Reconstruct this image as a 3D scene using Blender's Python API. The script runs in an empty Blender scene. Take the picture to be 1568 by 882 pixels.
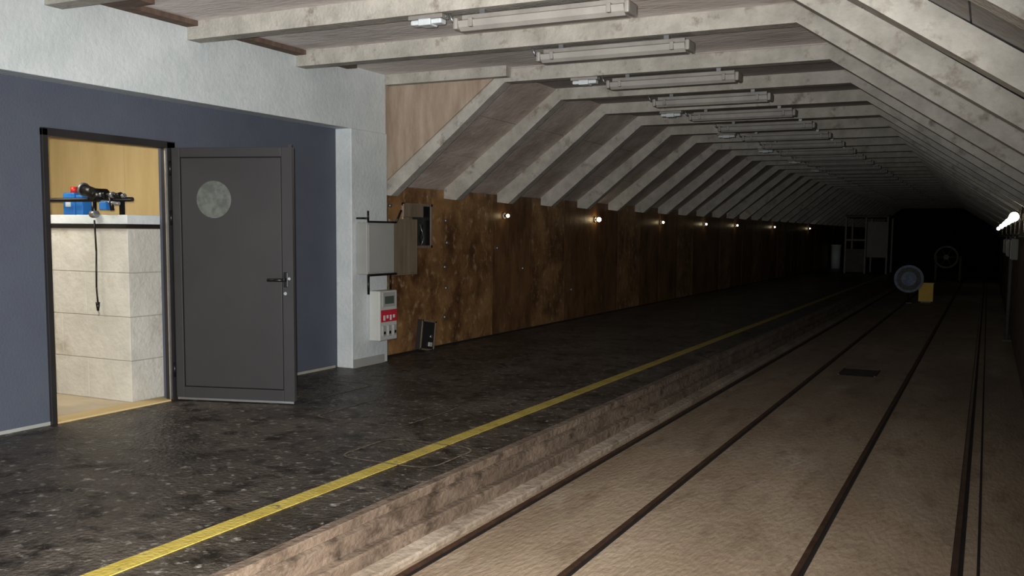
import bpy, bmesh, math, random
from mathutils import Vector, Matrix
random.seed(7)
COL=bpy.context.scene.collection
bpy.context.scene.view_settings.view_transform='Standard'
bpy.context.scene.view_settings.gamma=0.80
bpy.context.scene.view_settings.exposure=0.38

# ---------------------------------------------------------------- camera
def make_camera():
    f=1450.0
    psi=math.radians(26.57); p=math.radians(5.2); r=math.radians(0.5)
    C=Vector((0,0,1.42))
    F=Vector((-math.sin(psi)*math.cos(p), math.cos(psi)*math.cos(p), -math.sin(p)))
    R=Vector((math.cos(psi), math.sin(psi),0)); U=R.cross(F)
    R2=R*math.cos(r)+U*math.sin(r); U2=R2.cross(F)
    cd=bpy.data.cameras.new('camera'); cam=bpy.data.objects.new('camera',cd); COL.objects.link(cam)
    cd.sensor_width=36; cd.lens=f/1568*36; cd.shift_y=46/1568
    cd.clip_end=200; cd.clip_start=0.02
    M=Matrix((R2,U2,-F)).transposed().to_4x4(); M.translation=C
    cam.matrix_world=M; bpy.context.scene.camera=cam
    return C,F,R2,U2
C,F,CR,CU=make_camera()

# ---------------------------------------------------------------- materials
def mat(name, col, rough=0.7, col2=None, scale=4.0, detail=6, lo=0.35, hi=0.65, bump=0.0, bscale=30.0,
        metal=0.0, spec=0.5, stretch=(1,1,1), col3=None, scale3=40.0, lo3=0.6, hi3=0.68, rough2=None, emit=None, estr=0, coat=0,
        col4=None, scale4=1.0, lo4=0.5, hi4=0.7):
    m=bpy.data.materials.new(name); m.use_nodes=True
    nt=m.node_tree; N=nt.nodes; L=nt.links
    b=N['Principled BSDF']
    b.inputs['Base Color'].default_value=(*col,1)
    b.inputs['Roughness'].default_value=rough
    b.inputs['Metallic'].default_value=metal
    b.inputs['Specular IOR Level'].default_value=spec
    b.inputs['Coat Weight'].default_value=coat
    if emit:
        b.inputs['Emission Color'].default_value=(*emit,1); b.inputs['Emission Strength'].default_value=estr
    if col2 or bump or col3:
        g=N.new('ShaderNodeNewGeometry'); mp=N.new('ShaderNodeMapping'); mp.inputs['Scale'].default_value=stretch
        L.new(g.outputs['Position'],mp.inputs['Vector'])
        cur=None
        if col2:
            n=N.new('ShaderNodeTexNoise'); n.inputs['Scale'].default_value=scale; n.inputs['Detail'].default_value=detail
            n.inputs['Roughness'].default_value=0.6
            L.new(mp.outputs[0],n.inputs['Vector'])
            rp=N.new('ShaderNodeValToRGB'); rp.color_ramp.elements[0].position=lo; rp.color_ramp.elements[1].position=hi
            rp.color_ramp.elements[0].color=(*col,1); rp.color_ramp.elements[1].color=(*col2,1)
            L.new(n.outputs['Fac'],rp.inputs[0]); cur=rp.outputs[0]
            if rough2 is not None:
                mr=N.new('ShaderNodeMapRange'); mr.inputs[1].default_value=lo; mr.inputs[2].default_value=hi
                mr.inputs[3].default_value=rough; mr.inputs[4].default_value=rough2
                L.new(n.outputs['Fac'],mr.inputs[0]); L.new(mr.outputs[0],b.inputs['Roughness'])
        def overlay(cur,cc,sc,l,h):
            n3=N.new('ShaderNodeTexNoise'); n3.inputs['Scale'].default_value=sc; n3.inputs['Detail'].default_value=6
            n3.inputs['Roughness'].default_value=0.65
            L.new(mp.outputs[0],n3.inputs['Vector'])
            r3=N.new('ShaderNodeMapRange'); r3.inputs[1].default_value=l; r3.inputs[2].default_value=h
            L.new(n3.outputs['Fac'],r3.inputs[0])
            mx=N.new('ShaderNodeMix'); mx.data_type='RGBA'
            L.new(r3.outputs[0],mx.inputs[0])
            if cur: L.new(cur,mx.inputs[6])
            else: mx.inputs[6].default_value=(*col,1)
            mx.inputs[7].default_value=(*cc,1); return mx.outputs[2]
        if col4: cur=overlay(cur,col4,scale4,lo4,hi4)
        if col3: cur=overlay(cur,col3,scale3,lo3,hi3)
        if cur: L.new(cur,b.inputs['Base Color'])
        if bump:
            nb=N.new('ShaderNodeTexNoise'); nb.inputs['Scale'].default_value=bscale; nb.inputs['Detail'].default_value=5
            L.new(mp.outputs[0],nb.inputs['Vector'])
            bp=N.new('ShaderNodeBump'); bp.inputs['Strength'].default_value=bump; bp.inputs['Distance'].default_value=0.02
            L.new(nb.outputs['Fac'],bp.inputs['Height']); L.new(bp.outputs[0],b.inputs['Normal'])
    return m

BLUE=mat('blue_wall_paint',(0.104,0.118,0.153),0.75,(0.114,0.130,0.165),2.0,bump=0.15,bscale=60)
WHITE=mat('white_wall_paint',(0.54,0.59,0.61),0.7,(0.62,0.66,0.68),3.0,bump=0.25,bscale=25,col3=(0.5,0.5,0.5),scale3=6,lo3=0.62,hi3=0.8)
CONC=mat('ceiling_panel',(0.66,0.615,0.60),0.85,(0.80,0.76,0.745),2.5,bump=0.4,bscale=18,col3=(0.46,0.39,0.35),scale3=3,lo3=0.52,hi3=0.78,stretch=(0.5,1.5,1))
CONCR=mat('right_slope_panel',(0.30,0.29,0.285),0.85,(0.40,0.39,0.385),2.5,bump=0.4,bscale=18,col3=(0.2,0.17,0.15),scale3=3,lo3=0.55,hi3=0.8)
SLOPE=mat('slope_panel',(0.44,0.375,0.335),0.8,(0.62,0.56,0.52),1.8,bump=0.4,bscale=14,stretch=(1,1,2.0),col3=(0.70,0.66,0.63),scale3=4,lo3=0.56,hi3=0.75)
RIB=mat('rib_concrete',(0.36,0.35,0.32),0.8,(0.48,0.465,0.43),5,bump=0.35,bscale=40,col3=(0.25,0.22,0.19),scale3=7,lo3=0.56,hi3=0.72)
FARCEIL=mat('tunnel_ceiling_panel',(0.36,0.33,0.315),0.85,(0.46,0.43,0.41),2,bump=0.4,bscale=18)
PLY=mat('varnished_plywood',(0.22,0.122,0.052),0.45,(0.37,0.225,0.105),2.6,detail=12,lo=0.36,hi=0.64,bump=0.2,bscale=50,stretch=(1,1.2,1.0),col3=(0.58,0.44,0.28),scale3=8,lo3=0.54,hi3=0.78,col4=(0.11,0.052,0.024),scale4=1.8,lo4=0.46,hi4=0.68)
PLY2=mat('dark_plywood',(0.15,0.078,0.034),0.45,(0.25,0.142,0.064),2.4,detail=12,bump=0.2,bscale=50,stretch=(1,1.6,0.7),col3=(0.40,0.27,0.15),scale3=7,lo3=0.57,hi3=0.8,col4=(0.09,0.042,0.02),scale4=1.8,lo4=0.46,hi4=0.70)
GUSSET=mat('gusset_board',(0.32,0.255,0.20),0.7,(0.44,0.37,0.305),3,bump=0.2,bscale=30,stretch=(3,1,0.6))
PLAT=mat('wet_asphalt',(0.048,0.040,0.033),0.26,(0.135,0.118,0.100),1.2,detail=12,lo=0.34,hi=0.66,rough2=0.5,bump=0.9,bscale=34,
         col3=(0.36,0.34,0.31),scale3=15,lo3=0.56,hi3=0.70,col4=(0.020,0.015,0.011),scale4=4.5,lo4=0.5,hi4=0.64)
EDGE=mat('platform_edge_concrete',(0.15,0.115,0.088),0.8,(0.25,0.20,0.158),5,bump=0.6,bscale=30,stretch=(1,0.6,1),col3=(0.09,0.068,0.05),scale3=9,lo3=0.52,hi3=0.68)
KERB=mat('kerb_concrete',(0.30,0.25,0.20),0.8,(0.42,0.365,0.305),3,bump=0.5,bscale=30,stretch=(1,0.5,1),col3=(0.18,0.14,0.105),scale3=8,lo3=0.53,hi3=0.72)
TRACK=mat('track_bed_concrete',(0.31,0.245,0.18),0.75,(0.42,0.345,0.265),1.5,detail=12,bump=0.5,bscale=40,stretch=(1,0.3,1),
          col3=(0.21,0.155,0.105),scale3=6.0,lo3=0.48,hi3=0.78,col4=(0.48,0.42,0.35),scale4=2.5,lo4=0.56,hi4=0.8)
YEL=mat('yellow_paint',(0.44,0.35,0.08),0.6,(0.56,0.47,0.14),6,bump=0.3,bscale=45,col3=(0.18,0.15,0.08),scale3=12,lo3=0.56,hi3=0.74)
RUST=mat('rusty_rail',(0.11,0.065,0.045),0.45,(0.16,0.10,0.07),9,metal=0.5,bump=0.2)
GROOVE=mat('groove_dirt',(0.012,0.009,0.007),0.9,(0.02,0.015,0.012),8)
DOORG=mat('door_grey',(0.050,0.049,0.051),0.5,(0.056,0.055,0.057),2)
FRAMEG=mat('frame_dark',(0.034,0.031,0.033),0.45,(0.042,0.039,0.041),3)
BLACK=mat('black_plastic',(0.01,0.01,0.01),0.35,(0.014,0.014,0.014),5)
ALU=mat('aluminium',(0.55,0.55,0.55),0.35,(0.6,0.6,0.6),6,metal=0.9)
STEEL=mat('brushed_steel',(0.34,0.27,0.20),0.38,(0.46,0.39,0.31),3,metal=0.45,stretch=(1,6,0.5))
LGREY=mat('light_grey_enamel',(0.36,0.37,0.36),0.45,(0.40,0.41,0.40),3)
MACH=mat('machine_white',(0.50,0.52,0.50),0.4,(0.55,0.56,0.55),4)
RED=mat('red_label',(0.5,0.03,0.06),0.5,(0.55,0.05,0.08),8)
SCREEN=mat('lcd_screen',(0.10,0.13,0.11),0.2,(0.12,0.15,0.13),6)
BLUEP=mat('blue_plastic',(0.03,0.16,0.42),0.4,(0.04,0.2,0.5),6)
REDP=mat('red_plastic',(0.5,0.04,0.03),0.4,(0.55,0.05,0.04),6)
BLOCK=mat('painted_block',(0.50,0.495,0.46),0.8,(0.60,0.595,0.56),3,bump=0.4,bscale=22,col3=(0.41,0.39,0.34),scale3=3,lo3=0.54,hi3=0.75)
JOINT=mat('block_joint',(0.34,0.33,0.29),0.85,(0.40,0.39,0.34),8)
YPLY=mat('raw_plywood',(0.60,0.47,0.25),0.65,(0.68,0.55,0.32),1.8,bump=0.08,stretch=(3,1,0.5))
SCREED=mat('room_floor_screed',(0.50,0.44,0.34),0.7,(0.6,0.53,0.42),3,bump=0.3)
LAMPG=mat('luminaire_housing',(0.26,0.25,0.235),0.45,(0.33,0.32,0.30),5)
TUBE=mat('fluorescent_tube_cover',(0.32,0.31,0.295),0.25,(0.38,0.37,0.35),5)
REDW=mat('brown_timber',(0.13,0.090,0.07),0.8,(0.19,0.14,0.11),4,stretch=(1,4,1),bump=0.2)
GALV=mat('galvanised_pipe',(0.30,0.31,0.33),0.4,(0.36,0.37,0.39),9,metal=0.7)
LINE=mat('hatch_joint_line',(0.30,0.25,0.19),0.8,(0.12,0.10,0.08),14,lo=0.4,hi=0.6)
DISC=mat('dust_orb_pale',(0.09,0.102,0.095),0.6,(0.14,0.155,0.14),14,lo=0.4,hi=0.6)  # pale flash glow off dust, put into a disc colour
BORB=mat('dust_orb_blue',(0.12,0.17,0.27),0.5,(0.26,0.32,0.45),8)  # bluish flash glow off dust, put into a disc colour
YBOX=mat('yellow_box_paint',(0.85,0.56,0.05),0.5,(0.9,0.64,0.08),5)
VEH=mat('equipment_grey',(0.24,0.23,0.21),0.6,(0.30,0.29,0.27),3)
DIM=mat('dark_steel',(0.10,0.092,0.083),0.7,(0.14,0.13,0.11),3)  # even dark grey-brown for pipe, post and far equipment
BIN=mat('bin_galvanised',(0.7,0.74,0.78),0.5,(0.78,0.82,0.86),3)
WARM=mat('warm_bulb',(1,0.8,0.5),0.4,emit=(1,0.84,0.52),estr=13)
COOL=mat('cool_bulb',(1,1,1),0.4,emit=(1,0.93,0.74),estr=9)
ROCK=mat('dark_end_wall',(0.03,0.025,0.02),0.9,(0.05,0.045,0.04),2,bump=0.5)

# ---------------------------------------------------------------- mesh builder
class B:
    def __init__(s): s.bm=bmesh.new(); s.mats=[]; s.M=Matrix.Identity(4)
    def mi(s,m):
        if m not in s.mats: s.mats.append(m)
        return s.mats.index(m)
    def box(s,a,b,m,bev=0.0):
        x0,y0,z0=[min(a[i],b[i]) for i in range(3)]; x1,y1,z1=[max(a[i],b[i]) for i in range(3)]
        co=[(x0,y0,z0),(x1,y0,z0),(x1,y1,z0),(x0,y1,z0),(x0,y0,z1),(x1,y0,z1),(x1,y1,z1),(x0,y1,z1)]
        v=[s.bm.verts.new(s.M@Vector(c)) for c in co]
        fs=[]
        for q in [(3,2,1,0),(4,5,6,7),(0,1,5,4),(1,2,6,5),(2,3,7,6),(3,0,4,7)]:
            fc=s.bm.faces.new([v[i] for i in q]); fc.material_index=s.mi(m); fs.append(fc)
        if bev>0:
            es=list({e for fc in fs for e in fc.edges})
            bmesh.ops.bevel(s.bm,geom=es,offset=bev,segments=2,profile=0.5,affect='EDGES',material=-1)
    def prism(s,prof,axis,t0,t1,m):
        def P(q,t):
            if axis==1: return (q[0],t,q[1])
            if axis==0: return (t,q[0],q[1])
            return (q[0],q[1],t)
        a=[s.bm.verts.new(s.M@Vector(P(q,t0))) for q in prof]; b=[s.bm.verts.new(s.M@Vector(P(q,t1))) for q in prof]
        n=len(prof); fs=[]
        fs.append(s.bm.faces.new(a)); fs.append(s.bm.faces.new(b[::-1]))
        for i in range(n): fs.append(s.bm.faces.new([a[i],b[i],b[(i+1)%n],a[(i+1)%n]]))
        for fc in fs: fc.material_index=s.mi(m)
    def cyl(s,p1,p2,r,m,seg=16,r2=None,caps=True):
        p1=Vector(p1);p2=Vector(p2); d=(p2-p1); 
        z=d.normalized(); x=z.orthogonal().normalized(); y=z.cross(x)
        if r2 is None: r2=r
        A=[];Bv=[]
        for i in range(seg):
            t=2*math.pi*i/seg; o=x*math.cos(t)+y*math.sin(t)
            A.append(s.bm.verts.new(s.M@(p1+o*r))); Bv.append(s.bm.verts.new(s.M@(p2+o*r2)))
        k=s.mi(m)
        for i in range(seg):
            fc=s.bm.faces.new([A[i],A[(i+1)%seg],Bv[(i+1)%seg],Bv[i]]); fc.material_index=k; fc.smooth=True
        if caps:
            for q in (A[::-1],Bv):
                fc=s.bm.faces.new(q); fc.material_index=k
    def tube(s,pts,r,m,seg=8):
        for a,b in zip(pts[:-1],pts[1:]): s.cyl(a,b,r,m,seg)
        for q in pts[1:-1]: s.ball(q,r,m,6)
    def ball(s,c,r,m,seg=12):
        k=s.mi(m)
        ret=bmesh.ops.create_uvsphere(s.bm,u_segments=seg,v_segments=max(4,seg//2),radius=r,matrix=s.M@Matrix.Translation(c))
        for v in ret['verts']:
            for fc in v.link_faces: fc.material_index=k; fc.smooth=True
    def done(s,name,recalc=True,parent=None):
        if recalc: bmesh.ops.recalc_face_normals(s.bm,faces=s.bm.faces)
        me=bpy.data.meshes.new(name); s.bm.to_mesh(me); s.bm.free()
        for m in s.mats: me.materials.append(m)
        o=bpy.data.objects.new(name,me); COL.objects.link(o)
        if parent: o.parent=parent
        return o
def empty(name,loc=(0,0,0)):
    e=bpy.data.objects.new(name,None); e.location=loc; COL.objects.link(e); return e

YN=-3.0; YF=60.0
WX=-6.0; RW=0.42
KL=-4.45; KR=-1.30; ZC=2.93; ZS=1.84; ZR=1.80
YE=8.68
TZ=-0.30

# ---------------------------------------------------------------- shell
b=B()
b.prism([(WX,-0.6),(-2.80,-0.6),(-2.80,0.0),(WX,0.0)],1,YN,YF,PLAT)
b.prism([(-2.80,-0.6),(-2.75,-0.6),(-2.75,-0.08),(-2.77,-0.07),(-2.77,-0.055),(-2.735,-0.048),(-2.735,-0.004),(-2.74,0.001),(-2.80,0.001)],1,YN,YF,EDGE)
b.prism([(-2.75,-0.6),(-2.69,-0.6),(-2.69,-0.185),(-2.70,-0.175),(-2.75,-0.17)],1,YN,YF,EDGE)
b.prism([(-2.69,-0.6),(-2.60,-0.6),(-2.60,-0.275),(-2.61,-0.265),(-2.69,-0.25)],1,YN,YF,KERB)
b.done('platform')
b=B()
b.box((-2.60,YN,-0.6),(RW,YF,TZ),TRACK)
b.done('floor')
b=B(); b.box((-3.255,YN,0.0),(-3.15,YF,0.004),YEL); b.done('trim_yellow_safety_line')

def rail(x,name):
    b=B()
    b.box((x-0.030,YN,TZ-0.0),(x+0.028,YF,TZ+0.003),GROOVE)
    b.prism([(x-0.026,TZ),(x+0.006,TZ),(x+0.006,TZ+0.012),(x+0.002,TZ+0.015),(x-0.022,TZ+0.015),(x-0.026,TZ+0.012)],1,YN,YF,RUST)
    b.done(name)
for i,x in enumerate([-2.53,-1.82,-0.78,-0.06]): rail(x,'rail' if i==0 else 'rail.%03d'%i)
b=B(); b.box((0.03,YN,TZ),(0.045,YF,TZ+0.004),GROOVE); b.done('trim_cable_groove')
b=B()
dx0,dx1,dy0,dy1=-1.58,-1.14,12.15,12.75
b.box((dx0,dy0,TZ),(dx1,dy1,TZ+0.004),GROOVE)
for i in range(9):
    yy=dy0+0.03+i*0.063
    b.box((dx0+0.02,yy,TZ+0.004),(dx1-0.02,yy+0.022,TZ+0.009),GROOVE)
b.box((dx0,dy0,TZ),(dx0+0.02,dy1,TZ+0.010),RUST); b.box((dx1-0.02,dy0,TZ),(dx1,dy1,TZ+0.010),RUST)
b.done('drain_grate')

OY0,OY1,OZ=4.575,5.70,2.07
TW=-6.16
b=B()
b.box((TW,YN,-0.6),(WX,OY0-0.03,2.95),BLUE)
b.box((TW,OY1+0.06,-0.6),(WX,8.55,2.95),BLUE)
b.box((TW,OY0-0.03,OZ+0.05),(WX,OY1+0.06,2.95),BLUE)
b.box((TW,OY0-0.03,-0.6),(WX,OY1+0.06,0.0),SCREED)
b.box((WX,YN,0),(WX+0.004,OY0-0.03,0.025),LGREY)
b.box((WX,6.6,0),(WX+0.004,7.9,0.025),JOINT)
b.done('wall_left')
b=B(); b.box((TW,YN,2.45),(-5.82,8.58,3.12),WHITE,0.006); b.done('trim_lintel_band')
b=B(); b.box((WX,7.93,0),(-5.80,8.57,2.45),WHITE,0.008)
b.box((-5.80,7.935,0),(-5.793,8.5,0.09),LGREY)
b.done('column')

b=B()
NY0,NY1,NZ0,NZ1=9.16,9.80,1.22,1.74
y=8.57; i=0
while y<YF:
    w=1.22 if i>=2 else [1.62,1.2][i]
    y1=min(y+w,YF)
    m=PLY if (i<2 or i%3==0) else PLY2
    t=0.0 if i%2 else 0.002
    if i==0:
        b.box((TW,y,0),(WX,NY0,ZS+0.08),m); b.box((TW,NY1,0),(WX,y1-0.001,ZS+0.08),m)
        b.box((TW,NY0,0),(WX,NY1,NZ0),m); b.box((TW,NY0,NZ1),(WX,NY1,ZS+0.08),m)
        b.box((TW-0.02,NY0-.1,NZ0-.1),(TW,NY1+.1,NZ1+.1),GROOVE)
    else:
        b.box((TW,y,0),(WX+t,y1-0.001,ZS+0.08),m)
    y=y1; i+=1
b.box((WX+0.002,8.6,0),(WX+0.012,YF,0.02),GROOVE)
b.box((TW-0.12,8.5,-0.6),(TW-0.02,YF,ZS+0.1),GROOVE)
for yy,zz in [(10.12,1.55),(10.15,1.28),(10.1,0.98),(10.13,0.72),(10.1,0.36),(8.9,1.7),(11.5,1.2),(12.3,0.9),(14.1,0.5)]:
    b.cyl((WX,yy,zz),(WX+0.03,yy,zz),0.020,GALV,10)
b.done('wall_left_plywood')

def slab(b,p,q,th,y0,y1,m):
    d=Vector((q[0]-p[0],q[1]-p[1])).normalized(); n=Vector((-d.y,d.x))
    if n.y<0: n=-n
    b.prism([p,q,(q[0]+n.x*th,q[1]+n.y*th),(p[0]+n.x*th,p[1]+n.y*th)],1,y0,y1,m)
RD=0.13
b=B()
sl0=(WX-0.02,ZS+RD*0.6); sl1=(KL-0.05,ZC+RD)
for k in range(3):
    a=k/3; c=(k+1)/3-0.006
    pa=(sl0[0]+(sl1[0]-sl0[0])*a,sl0[1]+(sl1[1]-sl0[1])*a); pc=(sl0[0]+(sl1[0]-sl0[0])*c,sl0[1]+(sl1[1]-sl0[1])*c)
    slab(b,pa,pc,0.04,YE,YF,SLOPE)
slab(b,(sl0[0]-.03,sl0[1]+.03),(sl1[0]-.03,sl1[1]+.03),0.06,YE,YF,GROOVE)
b.done('wall_left_slope')
b=B()
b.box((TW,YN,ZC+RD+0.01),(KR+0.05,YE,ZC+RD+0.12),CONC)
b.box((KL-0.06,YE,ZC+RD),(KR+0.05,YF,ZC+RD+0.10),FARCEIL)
b.box((-5.82,YN,ZC+RD-0.03),(-5.45,5.1,ZC+RD+0.012),REDW)
b.box((-5.82,5.1,ZC+RD-0.03),(-5.70,7.9,ZC+RD+0.012),REDW)
b.done('ceiling')
b=B()
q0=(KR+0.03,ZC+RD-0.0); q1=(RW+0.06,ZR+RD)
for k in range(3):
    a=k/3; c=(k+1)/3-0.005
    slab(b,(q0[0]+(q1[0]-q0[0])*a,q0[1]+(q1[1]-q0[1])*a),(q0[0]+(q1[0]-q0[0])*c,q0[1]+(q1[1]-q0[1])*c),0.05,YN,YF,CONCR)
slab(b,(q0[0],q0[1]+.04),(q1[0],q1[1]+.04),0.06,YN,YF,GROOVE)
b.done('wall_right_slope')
b=B(); b.box((RW,YN,-0.6),(RW+0.12,YF,ZR+RD+0.08),EDGE); b.done('wall_right')
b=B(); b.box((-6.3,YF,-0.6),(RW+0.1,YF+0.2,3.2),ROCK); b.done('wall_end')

b=B()
b.prism([(WX,ZS+0.02),(KL,ZC+RD),(WX,ZC+RD)],1,YE-0.02,YE,GUSSET)
b.box((WX-0.16,8.58,ZS+0.08),(WX,YE,ZC+RD),GUSSET)
b.done('wall_gusset')

b=B()
RWD=0.14
nearY=[-1.9,-0.6,0.7,1.9,3.2,4.55,5.84,7.18]
farY=[8.76+1.41*k for k in range(0,36)]
for yy in nearY+farY:
    y0=yy-RWD/2; y1=yy+RWD/2
    if yy<8.5:
        b.box((-5.82,y0,ZC),(KR,y1,ZC+RD+.01),RIB)
    else:
        b.box((KL-0.0,y0,ZC),(KR,y1,ZC+RD+.01),RIB)
        b.prism([(WX+0.0,ZS-0.02),(WX+0.17,ZS-0.04),(KL,ZC),(KL,ZC+RD+0.01),(KL-0.07,ZC+RD+0.01),(WX,ZS+0.13)],1,y0,y1,RIB)
    b.prism([(KR,ZC),(RW,ZR),(RW,ZR+RD+0.02),(KR+0.04,ZC+RD+0.01),(KR,ZC+RD+0.01)],1,y0,y1,RIB)
b.box((-5.82,8.56,ZC+0.035),(KL+0.08,8.66,ZC+RD+.01),RIB)
b.done('ceiling_ribs')

# ---------------------------------------------------------------- service room behind the door
b=B(); b.box((-8.8,3.2,-0.6),(TW,7.2,0.0),SCREED); b.done('floor_service_room')
b=B()
b.box((-8.9,3.2,0),(-8.75,6.7,2.6),YPLY)
b.box((-8.75,3.1,0),(TW,3.2,2.6),YPLY)
x=-8.75
while x<TW-0.01:
    x1=min(x+0.62,TW); b.box((x,6.6,0),(x1-0.003,6.7,2.6),YPLY); b.box((x1-0.003,6.605,0),(x1,6.7,2.6),EDGE); x=x1
b.done('wall_service_room')
b=B(); b.box((-8.9,3.1,2.6),(TW,6.7,2.7),WHITE); b.done('ceiling_service_room')
b=B()
bx0,bx1,by0,by1=-8.7,-6.20,5.46,5.95
b.box((bx0,by0+0.005,0),(bx1-0.005,by1-0.005,1.42),JOINT)
hts=[0.0,0.34,0.70,1.06,1.42]
for r_ in range(4):
    e=0.50+(0.30 if r_%2 else 0)
    b.box((bx1-e,by0,hts[r_]+0.0025),(bx1,by1,hts[r_+1]-0.0025),BLOCK,0.004)
    x=bx1-e-0.003
    while x>bx0:
        x0=max(x-0.9,bx0); b.box((x0+0.003,by0,hts[r_]+0.0025),(x,by0+0.1,hts[r_+1]-0.0025),BLOCK,0.004); x=x0
b.box((bx0,by0-0.02,1.42),(bx1+0.01,by1,1.455),GROOVE,0.004)
b.box((bx0,by0-0.01,1.455),(bx1+0.01,by1,1.53),WHITE,0.004)
b.done('block_partition')
b=B(); b.M=Matrix.Translation((0,0,0.035))
b.cyl((-8.6,5.50,1.62),(-6.18,5.50,1.62),0.018,BLACK,12)
for xx in (-8.2,-7.55,-6.3): b.box((xx-.015,5.485,1.496),(xx+.015,5.515,1.62),BLACK)
b.M=Matrix.Translation((0.27,0,0.035))
b.cyl((-6.93,5.44,1.70),(-6.78,5.44,1.655),0.045,BLACK,16)
b.cyl((-6.95,5.44,1.706),(-6.93,5.44,1.70),0.055,GALV,16)
b.cyl((-6.80,5.40,1.66),(-6.80,5.54,1.66),0.05,BLACK,14)
b.cyl((-6.80,5.42,1.60),(-6.80,5.42,1.47),0.020,BLACK,10)
b.cyl((-6.83,5.42,1.50),(-6.77,5.42,1.50),0.030,GALV,10)
for k in range(7):
    xx=-6.74+k*0.042
    b.cyl((xx,5.43,1.655-0.002*k),(xx+0.034,5.43,1.66-0.002*k),0.026 if k%2 else 0.018,BLACK if k%3 else GALV,8)
b.cyl((-6.72,5.43,1.60),(-6.52,5.43,1.585),0.014,GALV,8)
b.box((-6.72,5.40,1.535),(-6.64,5.455,1.60),BLUEP,0.006)
b.cyl((-6.62,5.43,1.64),(-6.60,5.43,1.53),0.016,BLACK,8)
b.tube([(-6.80,5.42,1.45),(-6.795,5.425,1.2),(-6.80,5.42,0.9),(-6.79,5.42,0.78)],0.007,BLACK,6)
b.cyl((-6.79,5.42,0.78),(-6.79,5.42,0.71),0.018,BLACK,8,r2=0.010)
b.tube([(-6.79,5.42,0.71),(-6.775,5.42,0.685),(-6.79,5.42,0.67)],0.005,GALV,6)
b.done('cable_hoist')
b=B(); b.M=Matrix.Translation((0.18,0,0.0))
b.box((-7.26,5.56,1.53),(-7.12,5.68,1.72),BLUEP,0.012)
b.cyl((-7.19,5.62,1.72),(-7.19,5.62,1.77),0.028,REDP,12)
b.box((-7.10,5.56,1.53),(-7.02,5.66,1.70),BLUEP,0.008)
b.box((-7.22,5.555,1.60),(-7.16,5.56,1.66),WHITE)
b.done('blue_canister')

# ---------------------------------------------------------------- door
door=empty('door_1',(0,0,0))
b=B()
fx0,fx1=-6.05,-5.975
b.box((-6.16,OY0-0.03,0),(fx1,OY0+0.015,OZ+0.05),FRAMEG,0.003)
b.box((fx0,OY1-0.02,0),(fx1,OY1+0.065,OZ+0.05),FRAMEG,0.003)
b.box((fx0,OY0-0.03,OZ),(fx1,OY1+0.065,OZ+0.055),FRAMEG,0.003)
b.box((-6.00,OY1-0.030,0),(-5.985,OY1-0.02,OZ),ALU)
b.box((-6.16,OY0,0.0),(-5.985,OY1,0.012),YPLY)
b.done('frame',parent=door)
hx,hy=-5.975,5.745
ang=math.atan2(0.29,0.97)
LM=Matrix.Translation((hx,hy,0))@Matrix.Rotation(ang,4,'Z')
b=B(); b.M=LM
Lw=1.03; th=0.055; zb,zt=0.03,2.075
b.box((0,-th/2,zb),(Lw,th/2,zt),DOORG,0.003)
for (a0,a1,c0,c1) in [(0.0,0.075,zb,zt),(Lw-0.085,Lw,zb,zt)]:
    b.box((a0+.002,-th/2-0.010,c0),(a1-.002,-th/2,c1),DOORG,0.003)
b.box((0.075,-th/2-0.010,zt-0.075),(Lw-0.085,-th/2,zt),DOORG,0.003)
b.box((0.075,-th/2-0.010,zb),(Lw-0.085,-th/2,zb+0.09),DOORG,0.003)
b.box((0.073,-th/2-0.0006,zb+0.088),(Lw-0.083,-th/2,zt-0.073),BLACK)
b.box((0.082,-th/2-0.004,zb+0.097),(Lw-0.092,-th/2,zt-0.082),DOORG,0.002)
b.box((Lw-0.018,-th/2-0.012,zb),(Lw+0.010,-th/2-0.006,zt+0.02),DOORG)
b.box((Lw,-th/2+0.01,zb),(Lw+0.004,th/2-0.01,zt),ALU)
b.box((0.01,-th/2-0.006,zb-0.018),(Lw,-th/2+0.01,zb),ALU)
b.box((-0.01,-th/2-0.010,zb),(0.004,-th/2+0.01,zt),BLACK)
for zz in (0.2,1.45,1.85): b.cyl((-0.012,-th/2-0.008,zz),(-0.012,-th/2-0.008,zz+0.12),0.013,BLACK,12)
b.done('leaf',parent=door)
b=B(); b.M=LM
hxl=Lw-0.055; yf=-th/2-0.010
b.box((hxl-0.018,yf-0.008,0.96),(hxl+0.018,yf,1.08),BLACK,0.004)
b.cyl((hxl,yf,1.02),(hxl,yf-0.05,1.02),0.013,BLACK,12)
b.cyl((hxl+0.008,yf-0.05,1.02),(hxl-0.135,yf-0.05,1.018),0.013,BLACK,12)
b.cyl((hxl,yf,0.91),(hxl,yf-0.014,0.91),0.014,ALU,12)
b.cyl((Lw-0.02,yf,1.03),(Lw-0.02,yf-0.015,1.03),0.012,ALU,10)
b.done('handle',parent=door)
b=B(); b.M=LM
b.cyl((0.365,-th/2-0.004,1.66),(0.365,-th/2-0.0065,1.66),0.150,DISC,48)  # dust lit by the flash, made as a thin pale disc on the leaf
b.done('dust_orb_disc',parent=door)

# ---------------------------------------------------------------- wall equipment
b=B()
b.box((-5.79,8.0,0.97),(-5.66,8.50,1.50),LGREY,0.008)
b.box((-5.66,8.02,0.99),(-5.652,8.48,1.48),LGREY,0.003)
b.tube([(-5.79,8.0,1.545),(-5.64,8.0,1.545)],0.010,BLACK,8)
b.tube([(-5.64,7.99,1.62),(-5.64,7.99,1.51),(-5.64,8.50,1.51),(-5.64,8.60,1.64)],0.010,BLACK,8)
b.tube([(-5.64,7.99,0.77),(-5.64,7.99,0.965),(-5.64,8.50,0.965)],0.012,BLACK,8)
b.tube([(-5.66,8.42,0.96),(-5.66,8.42,0.80)],0.010,BLACK,8)
b.done('electrical_cabinet')

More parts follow.
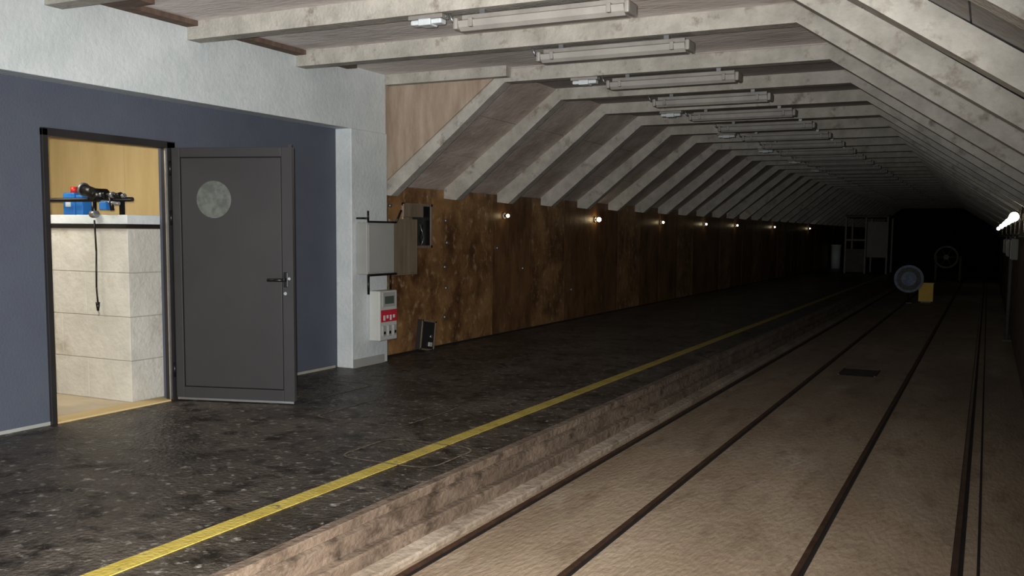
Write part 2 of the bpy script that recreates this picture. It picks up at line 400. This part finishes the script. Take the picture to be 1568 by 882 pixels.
b=B()
b.box((-5.80,8.22,0.26),(-5.66,8.55,0.79),MACH,0.012)
b.box((-5.66,8.27,0.62),(-5.652,8.50,0.77),LGREY,0.004)
b.box((-5.652,8.30,0.65),(-5.648,8.47,0.73),SCREEN)
b.box((-5.66,8.24,0.46),(-5.654,8.54,0.585),RED)
for k in range(4): b.box((-5.654,8.28+k*0.06,0.475+0.02*(k%2)),(-5.650,8.31+k*0.06,0.53),WHITE)
for k in range(3): b.box((-5.66,8.26+k*0.10,0.31),(-5.645,8.32+k*0.10,0.42),LGREY,0.004)
for k in range(3): b.box((-5.645,8.275+k*0.10,0.33),(-5.643,8.305+k*0.10,0.36),BLACK)
b.done('ticket_machine')

b=B()
fw=0.03
b.box((WX,NY0,NZ0),(WX+0.02,NY0+fw,NZ1),STEEL); b.box((WX,NY1-fw,NZ0),(WX+0.02,NY1,NZ1),STEEL)
b.box((WX,NY0,NZ1-fw),(WX+0.02,NY1,NZ1),STEEL); b.box((WX,NY0,NZ0),(WX+0.02,NY1,NZ0+fw),STEEL)
for q in [((WX-.14,NY0,NZ0),(WX-.13,NY1,NZ1)),((WX-.14,NY1-0.008,NZ0),(WX,NY1,NZ1)),((WX-.14,NY0,NZ0),(WX,NY0+0.008,NZ1)),((WX-.14,NY0,NZ1-.008),(WX,NY1,NZ1)),((WX-.14,NY0,NZ0),(WX,NY1,NZ0+.008))]:
    b.box(q[0],q[1],BLACK)
b.box((WX+0.02,NY0-0.01,NZ1-0.16),(WX+0.03,NY0+0.42,NZ1-0.01),STEEL,0.003)
b.box((WX+0.0,NY0-0.01,NZ0),(WX+0.015,NY0+0.20,NZ1-0.16),STEEL,0.003)
b.tube([(WX-0.02,9.6,1.24),(WX+0.01,9.62,1.34),(WX-0.02,9.58,1.5)],0.007,GALV,6)
b.box((-5.81,8.60,0.93),(-5.79,9.16,1.55),STEEL,0.004)
b.box((-5.79,8.62,0.95),(-5.786,9.14,1.53),STEEL,0.003)
for zz in (1.0,1.46): b.box((WX,9.02,zz),(-5.81,9.06,zz+0.04),BLACK)
b.done('wall_hatch')

b=B()
b.M=Matrix.Translation((-5.965,9.60,0.0))@Matrix.Rotation(math.radians(-9),4,'X')
b.box((-0.035,-0.16,0.0),(0.03,0.16,0.36),FRAMEG,0.004)
b.box((0.03,-0.16,0.0),(0.036,-0.14,0.36),STEEL); b.box((0.03,0.14,0.0),(0.036,0.16,0.36),STEEL); b.box((0.03,-0.16,0.34),(0.036,0.16,0.36),STEEL)
b.box((0.03,-0.16,0.0),(0.036,0.16,0.02),STEEL)
b.box((0.03,0.02,0.05),(0.045,0.09,0.10),MACH); b.cyl((0.03,0.05,0.17),(0.05,0.05,0.17),0.02,GALV,10)
b.done('floor_socket_box')

# ---------------------------------------------------------------- luminaires
me_l=None
def luminaire(yy,xc=-2.72):
    global me_l
    if me_l is None:
        b=B()
        h=0.62
        b.box((-h+0.03,-0.035,-0.035),(h-0.03,0.035,0.0),LAMPG,0.004)
        b.prism([(-0.075,-0.045),(-0.055,-0.035),(0.055,-0.035),(0.075,-0.045),(0.06,-0.085),(0.03,-0.108),(-0.03,-0.108),(-0.06,-0.085)],0,-h+0.02,h-0.02,TUBE)
        for sx in (-1,1):
            b.box((sx*h-0.018,-0.08,-0.10),(sx*h+0.018,0.08,-0.02),LAMPG,0.012)
            b.box((sx*(h-0.12)-0.015,-0.085,-0.09),(sx*(h-0.12)+0.015,0.085,-0.03),LAMPG,0.004)
            b.box((sx*(h-0.18)-0.02,-0.02,-0.0),(sx*(h-0.18)+0.02,0.02,0.03),GALV)
        b.tube([(-h,0.0,-0.03),(-h-0.06,0.0,-0.03),(-h-0.09,0.0,0.03)],0.010,GALV,8)
        o=b.done('fluorescent_light'); me_l=o.data
    else:
        o=bpy.data.objects.new('fluorescent_light',me_l); COL.objects.link(o)
    o.location=(xc,yy,ZC-0.03)
for yy in [y for y in nearY+farY if y>1.5 and y<40]: luminaire(yy)
me_e=None
for yy in [5.84]+farY[0:12:2]:
    if me_e is None:
        b=B()
        b.box((-0.14,-0.05,-0.03),(0.14,0.05,0.0),LAMPG,0.006)
        b.box((-0.125,-0.04,-0.065),(0.125,0.04,-0.03),WHITE,0.01)
        b.box((-0.05,-0.06,-0.075),(0.05,0.045,-0.03),WHITE,0.006)
        b.tube([(0.14,0,-0.015),(0.15,0,-0.015)],0.01,GALV,8)
        o=b.done('emergency_light'); me_e=o.data
    else:
        o=bpy.data.objects.new('emergency_light',me_e); COL.objects.link(o)
    o.location=(-3.60,yy,ZC)
def wall_lamp(x,yy,z,m,s,i,r=0.03,arm=0.05):
    b=B()
    b.cyl((x,yy,z),(x+s*0.02,yy,z),0.045,LAMPG,14)
    b.cyl((x+s*0.02,yy,z),(x+s*arm,yy,z),0.018,BLACK,12)
    b.ball((x+s*(arm+r*0.8),yy,z),r,m,14)
    b.done('wall_lamp' if i==0 else 'wall_lamp.%03d'%i)
k=0
for yy in [11.7,15.1,18.7,22.0,25.1,30.0,36.5]:
    wall_lamp(WX+0.003,yy,1.64,WARM,1,k,0.024 if yy!=15.1 else 0.038); k+=1
for yy,rr_ in [(14.5,0.065),(16.6,0.055),(19.4,0.055),(23.0,0.055),(28.5,0.06),(37,0.06)]:
    wall_lamp(RW,yy,1.68,COOL,-1,k,rr_,arm=0.07); k+=1
b=B()
b.cyl((RW-0.04,9.0,1.45),(RW-0.04,YF,1.45),0.02,DIM,10)
for yy in range(10,54,4): b.box((RW-0.06,yy,1.41),(RW,yy+0.04,1.435),DIM)
b.done('wall_pipe')
b=B(); b.cyl((RW-0.07,17.5,TZ),(RW-0.07,17.5,1.4),0.03,DIM,10); b.box((RW-0.14,17.43,TZ),(RW-0.0,17.57,TZ+0.03),DIM); b.done('steel_post')
me_j=None
for yy,zz in [(16.4,1.22),(20.0,1.2),(24.0,1.2)]:
    if me_j is None:
        b=B()
        b.box((-0.10,-0.12,-0.16),(0.0,0.12,0.16),VEH,0.01)
        b.box((-0.108,-0.10,-0.14),(-0.10,0.10,0.14),BIN,0.003)
        b.cyl((-0.05,0,0.16),(-0.05,0,0.20),0.015,GALV,8)
        o=b.done('junction_box'); me_j=o.data
    else:
        o=bpy.data.objects.new('junction_box',me_j); COL.objects.link(o)
    o.location=(RW-0.001,yy,zz)

# ---------------------------------------------------------------- far objects
b=B()
bxp=(-5.72,42.0)
b.cyl((bxp[0],bxp[1],0.0),(bxp[0],bxp[1],0.95),0.18,BIN,24,r2=0.20)
b.cyl((bxp[0],bxp[1],0.95),(bxp[0],bxp[1],1.0),0.22,BIN,24)
b.done('litter_bin')
b=B()
yb=(-1.36,26.5)
b.box((yb[0]-0.175,yb[1]-0.1,-0.27),(yb[0]+0.175,yb[1]+0.1,0.20),YBOX,0.01)
b.box((yb[0]-0.12,yb[1]-0.08,TZ),(yb[0]+0.12,yb[1]+0.08,-0.27),BLACK)
b.box((yb[0]-0.185,yb[1]-0.11,0.19),(yb[0]+0.185,yb[1]+0.11,0.215),YBOX,0.005)
b.done('yellow_track_box')
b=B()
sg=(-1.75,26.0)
b.cyl((sg[0],sg[1],0.32),(sg[0],sg[1]-0.015,0.32),0.35,BORB,40)  # dust glow from the flash, made as stacked solid discs
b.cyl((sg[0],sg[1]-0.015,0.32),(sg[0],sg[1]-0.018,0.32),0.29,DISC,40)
b.cyl((sg[0],sg[1]-0.018,0.32),(sg[0],sg[1]-0.020,0.32),0.18,BORB,40)
b.cyl((sg[0],sg[1]+0.02,TZ),(sg[0],sg[1]+0.02,0.45),0.015,BLACK,10)  # post and foot added to carry the glow discs
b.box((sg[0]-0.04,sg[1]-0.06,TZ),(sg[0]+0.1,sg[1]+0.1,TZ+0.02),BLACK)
b.done('dust_orb_on_post')
b=B()
wx,wy=-1.4,40.0
for i in range(32):
    a0=2*math.pi*i/32; a1=2*math.pi*(i+1)/32
    b.cyl((wx+0.4*math.cos(a0),wy,0.6+0.4*math.sin(a0)),(wx+0.4*math.cos(a1),wy,0.6+0.4*math.sin(a1)),0.045,VEH,8)
for i in range(3):
    a0=math.pi*i/3; b.cyl((wx+0.4*math.cos(a0),wy,0.6+0.4*math.sin(a0)),(wx-0.4*math.cos(a0),wy,0.6-0.4*math.sin(a0)),0.025,DIM,8)
b.cyl((wx,wy-0.1,0.6),(wx,wy+0.1,0.6),0.1,VEH,16)
for sx in (-0.35,0.5):
    b.box((wx+sx-0.04,wy-0.05,TZ),(wx+sx+0.04,wy+0.05,0.65),DIM)
b.cyl((wx-0.35,wy,0.6),(wx+0.5,wy,0.6),0.03,DIM,8)
b.done('winding_wheel')
b=B()
X0=-4.75
for xx in (X0,X0+0.7,X0+1.44): 
    for yy in (37.0,38.9): b.box((xx,yy,0),(xx+0.06,yy+.06,2.1),VEH)
b.box((X0,37.0,2.05),(X0+1.5,39.0,2.15),DIM,0.02)
b.box((X0+0.06,37.02,0.05),(X0+0.7,37.05,0.9),DIM)
b.box((X0+0.78,37.02,0.6),(X0+1.44,37.05,1.9),VEH)
b.box((X0+0.06,37.02,1.2),(X0+0.7,37.05,1.26),VEH)
b.done('control_booth')

def outline(name,pts,w,z):
    b=B()
    n=len(pts)
    for i in range(n):
        p=Vector((*pts[i],0)); q=Vector((*pts[(i+1)%n],0)); d=(q-p).normalized(); s=Vector((-d.y,d.x,0))*w/2
        lo=[b.bm.verts.new(v+Vector((0,0,z))) for v in (p-s,q-s,q+s,p+s)]
        fc=b.bm.faces.new(lo); fc.material_index=b.mi(LINE)
    return b.done(name,recalc=False)
def rr(x0,y0,x1,y1,r=0.12):
    pts=[]
    for cx_,cy_,a0 in ((x1-r,y1-r,0),(x0+r,y1-r,90),(x0+r,y0+r,180),(x1-r,y0+r,270)):
        for k in range(5):
            a=math.radians(a0+k*22.5); pts.append((cx_+r*math.cos(a),cy_+r*math.sin(a)))
    return pts
outline('trim_floor_hatch',rr(-3.6,4.75,-2.92,5.35),0.016,0.0052)
outline('trim_floor_hatch.001',rr(-4.55,5.7,-3.75,6.6),0.014,0.003)
outline('trim_floor_hatch.002',rr(-5.6,6.3,-5.0,7.2),0.014,0.003)

# ---------------------------------------------------------------- lights
ld=bpy.data.lights.new('camera_flash','SPOT'); ld.energy=2100; ld.spot_size=math.radians(88); ld.spot_blend=0.9; ld.shadow_soft_size=0.03
ld.color=(1.0,0.97,0.93)
lo=bpy.data.objects.new('camera_flash',ld); COL.objects.link(lo)
lo.location=C+CU*0.06-CR*0.05+F*0.05
aim=(F-CR*0.12-CU*0.04).normalized()
lo.rotation_euler=(-aim).to_track_quat('Z','Y').to_euler()
la=bpy.data.lights.new('service_room_light','AREA'); la.energy=28; la.size=1.0; la.color=(1.0,0.95,0.86)
ao=bpy.data.objects.new('service_room_light',la); COL.objects.link(ao); ao.location=(-7.3,4.6,2.55)
l2=bpy.data.lights.new('near_end_fill','AREA'); l2.shape='RECTANGLE'; l2.size=4.5; l2.size_y=2.2; l2.energy=75; l2.color=(0.82,0.91,1.0)  # unseen bluish fill behind the camera, added to brighten the near ceiling
o2=bpy.data.objects.new('near_end_fill',l2); COL.objects.link(o2); o2.location=(-3.4,-2.9,1.2); o2.rotation_euler=(math.radians(102),0,0)
w=bpy.data.worlds.new('world'); bpy.context.scene.world=w; w.use_nodes=True
w.node_tree.nodes['Background'].inputs[0].default_value=(0.75,0.82,1,1); w.node_tree.nodes['Background'].inputs[1].default_value=0.02
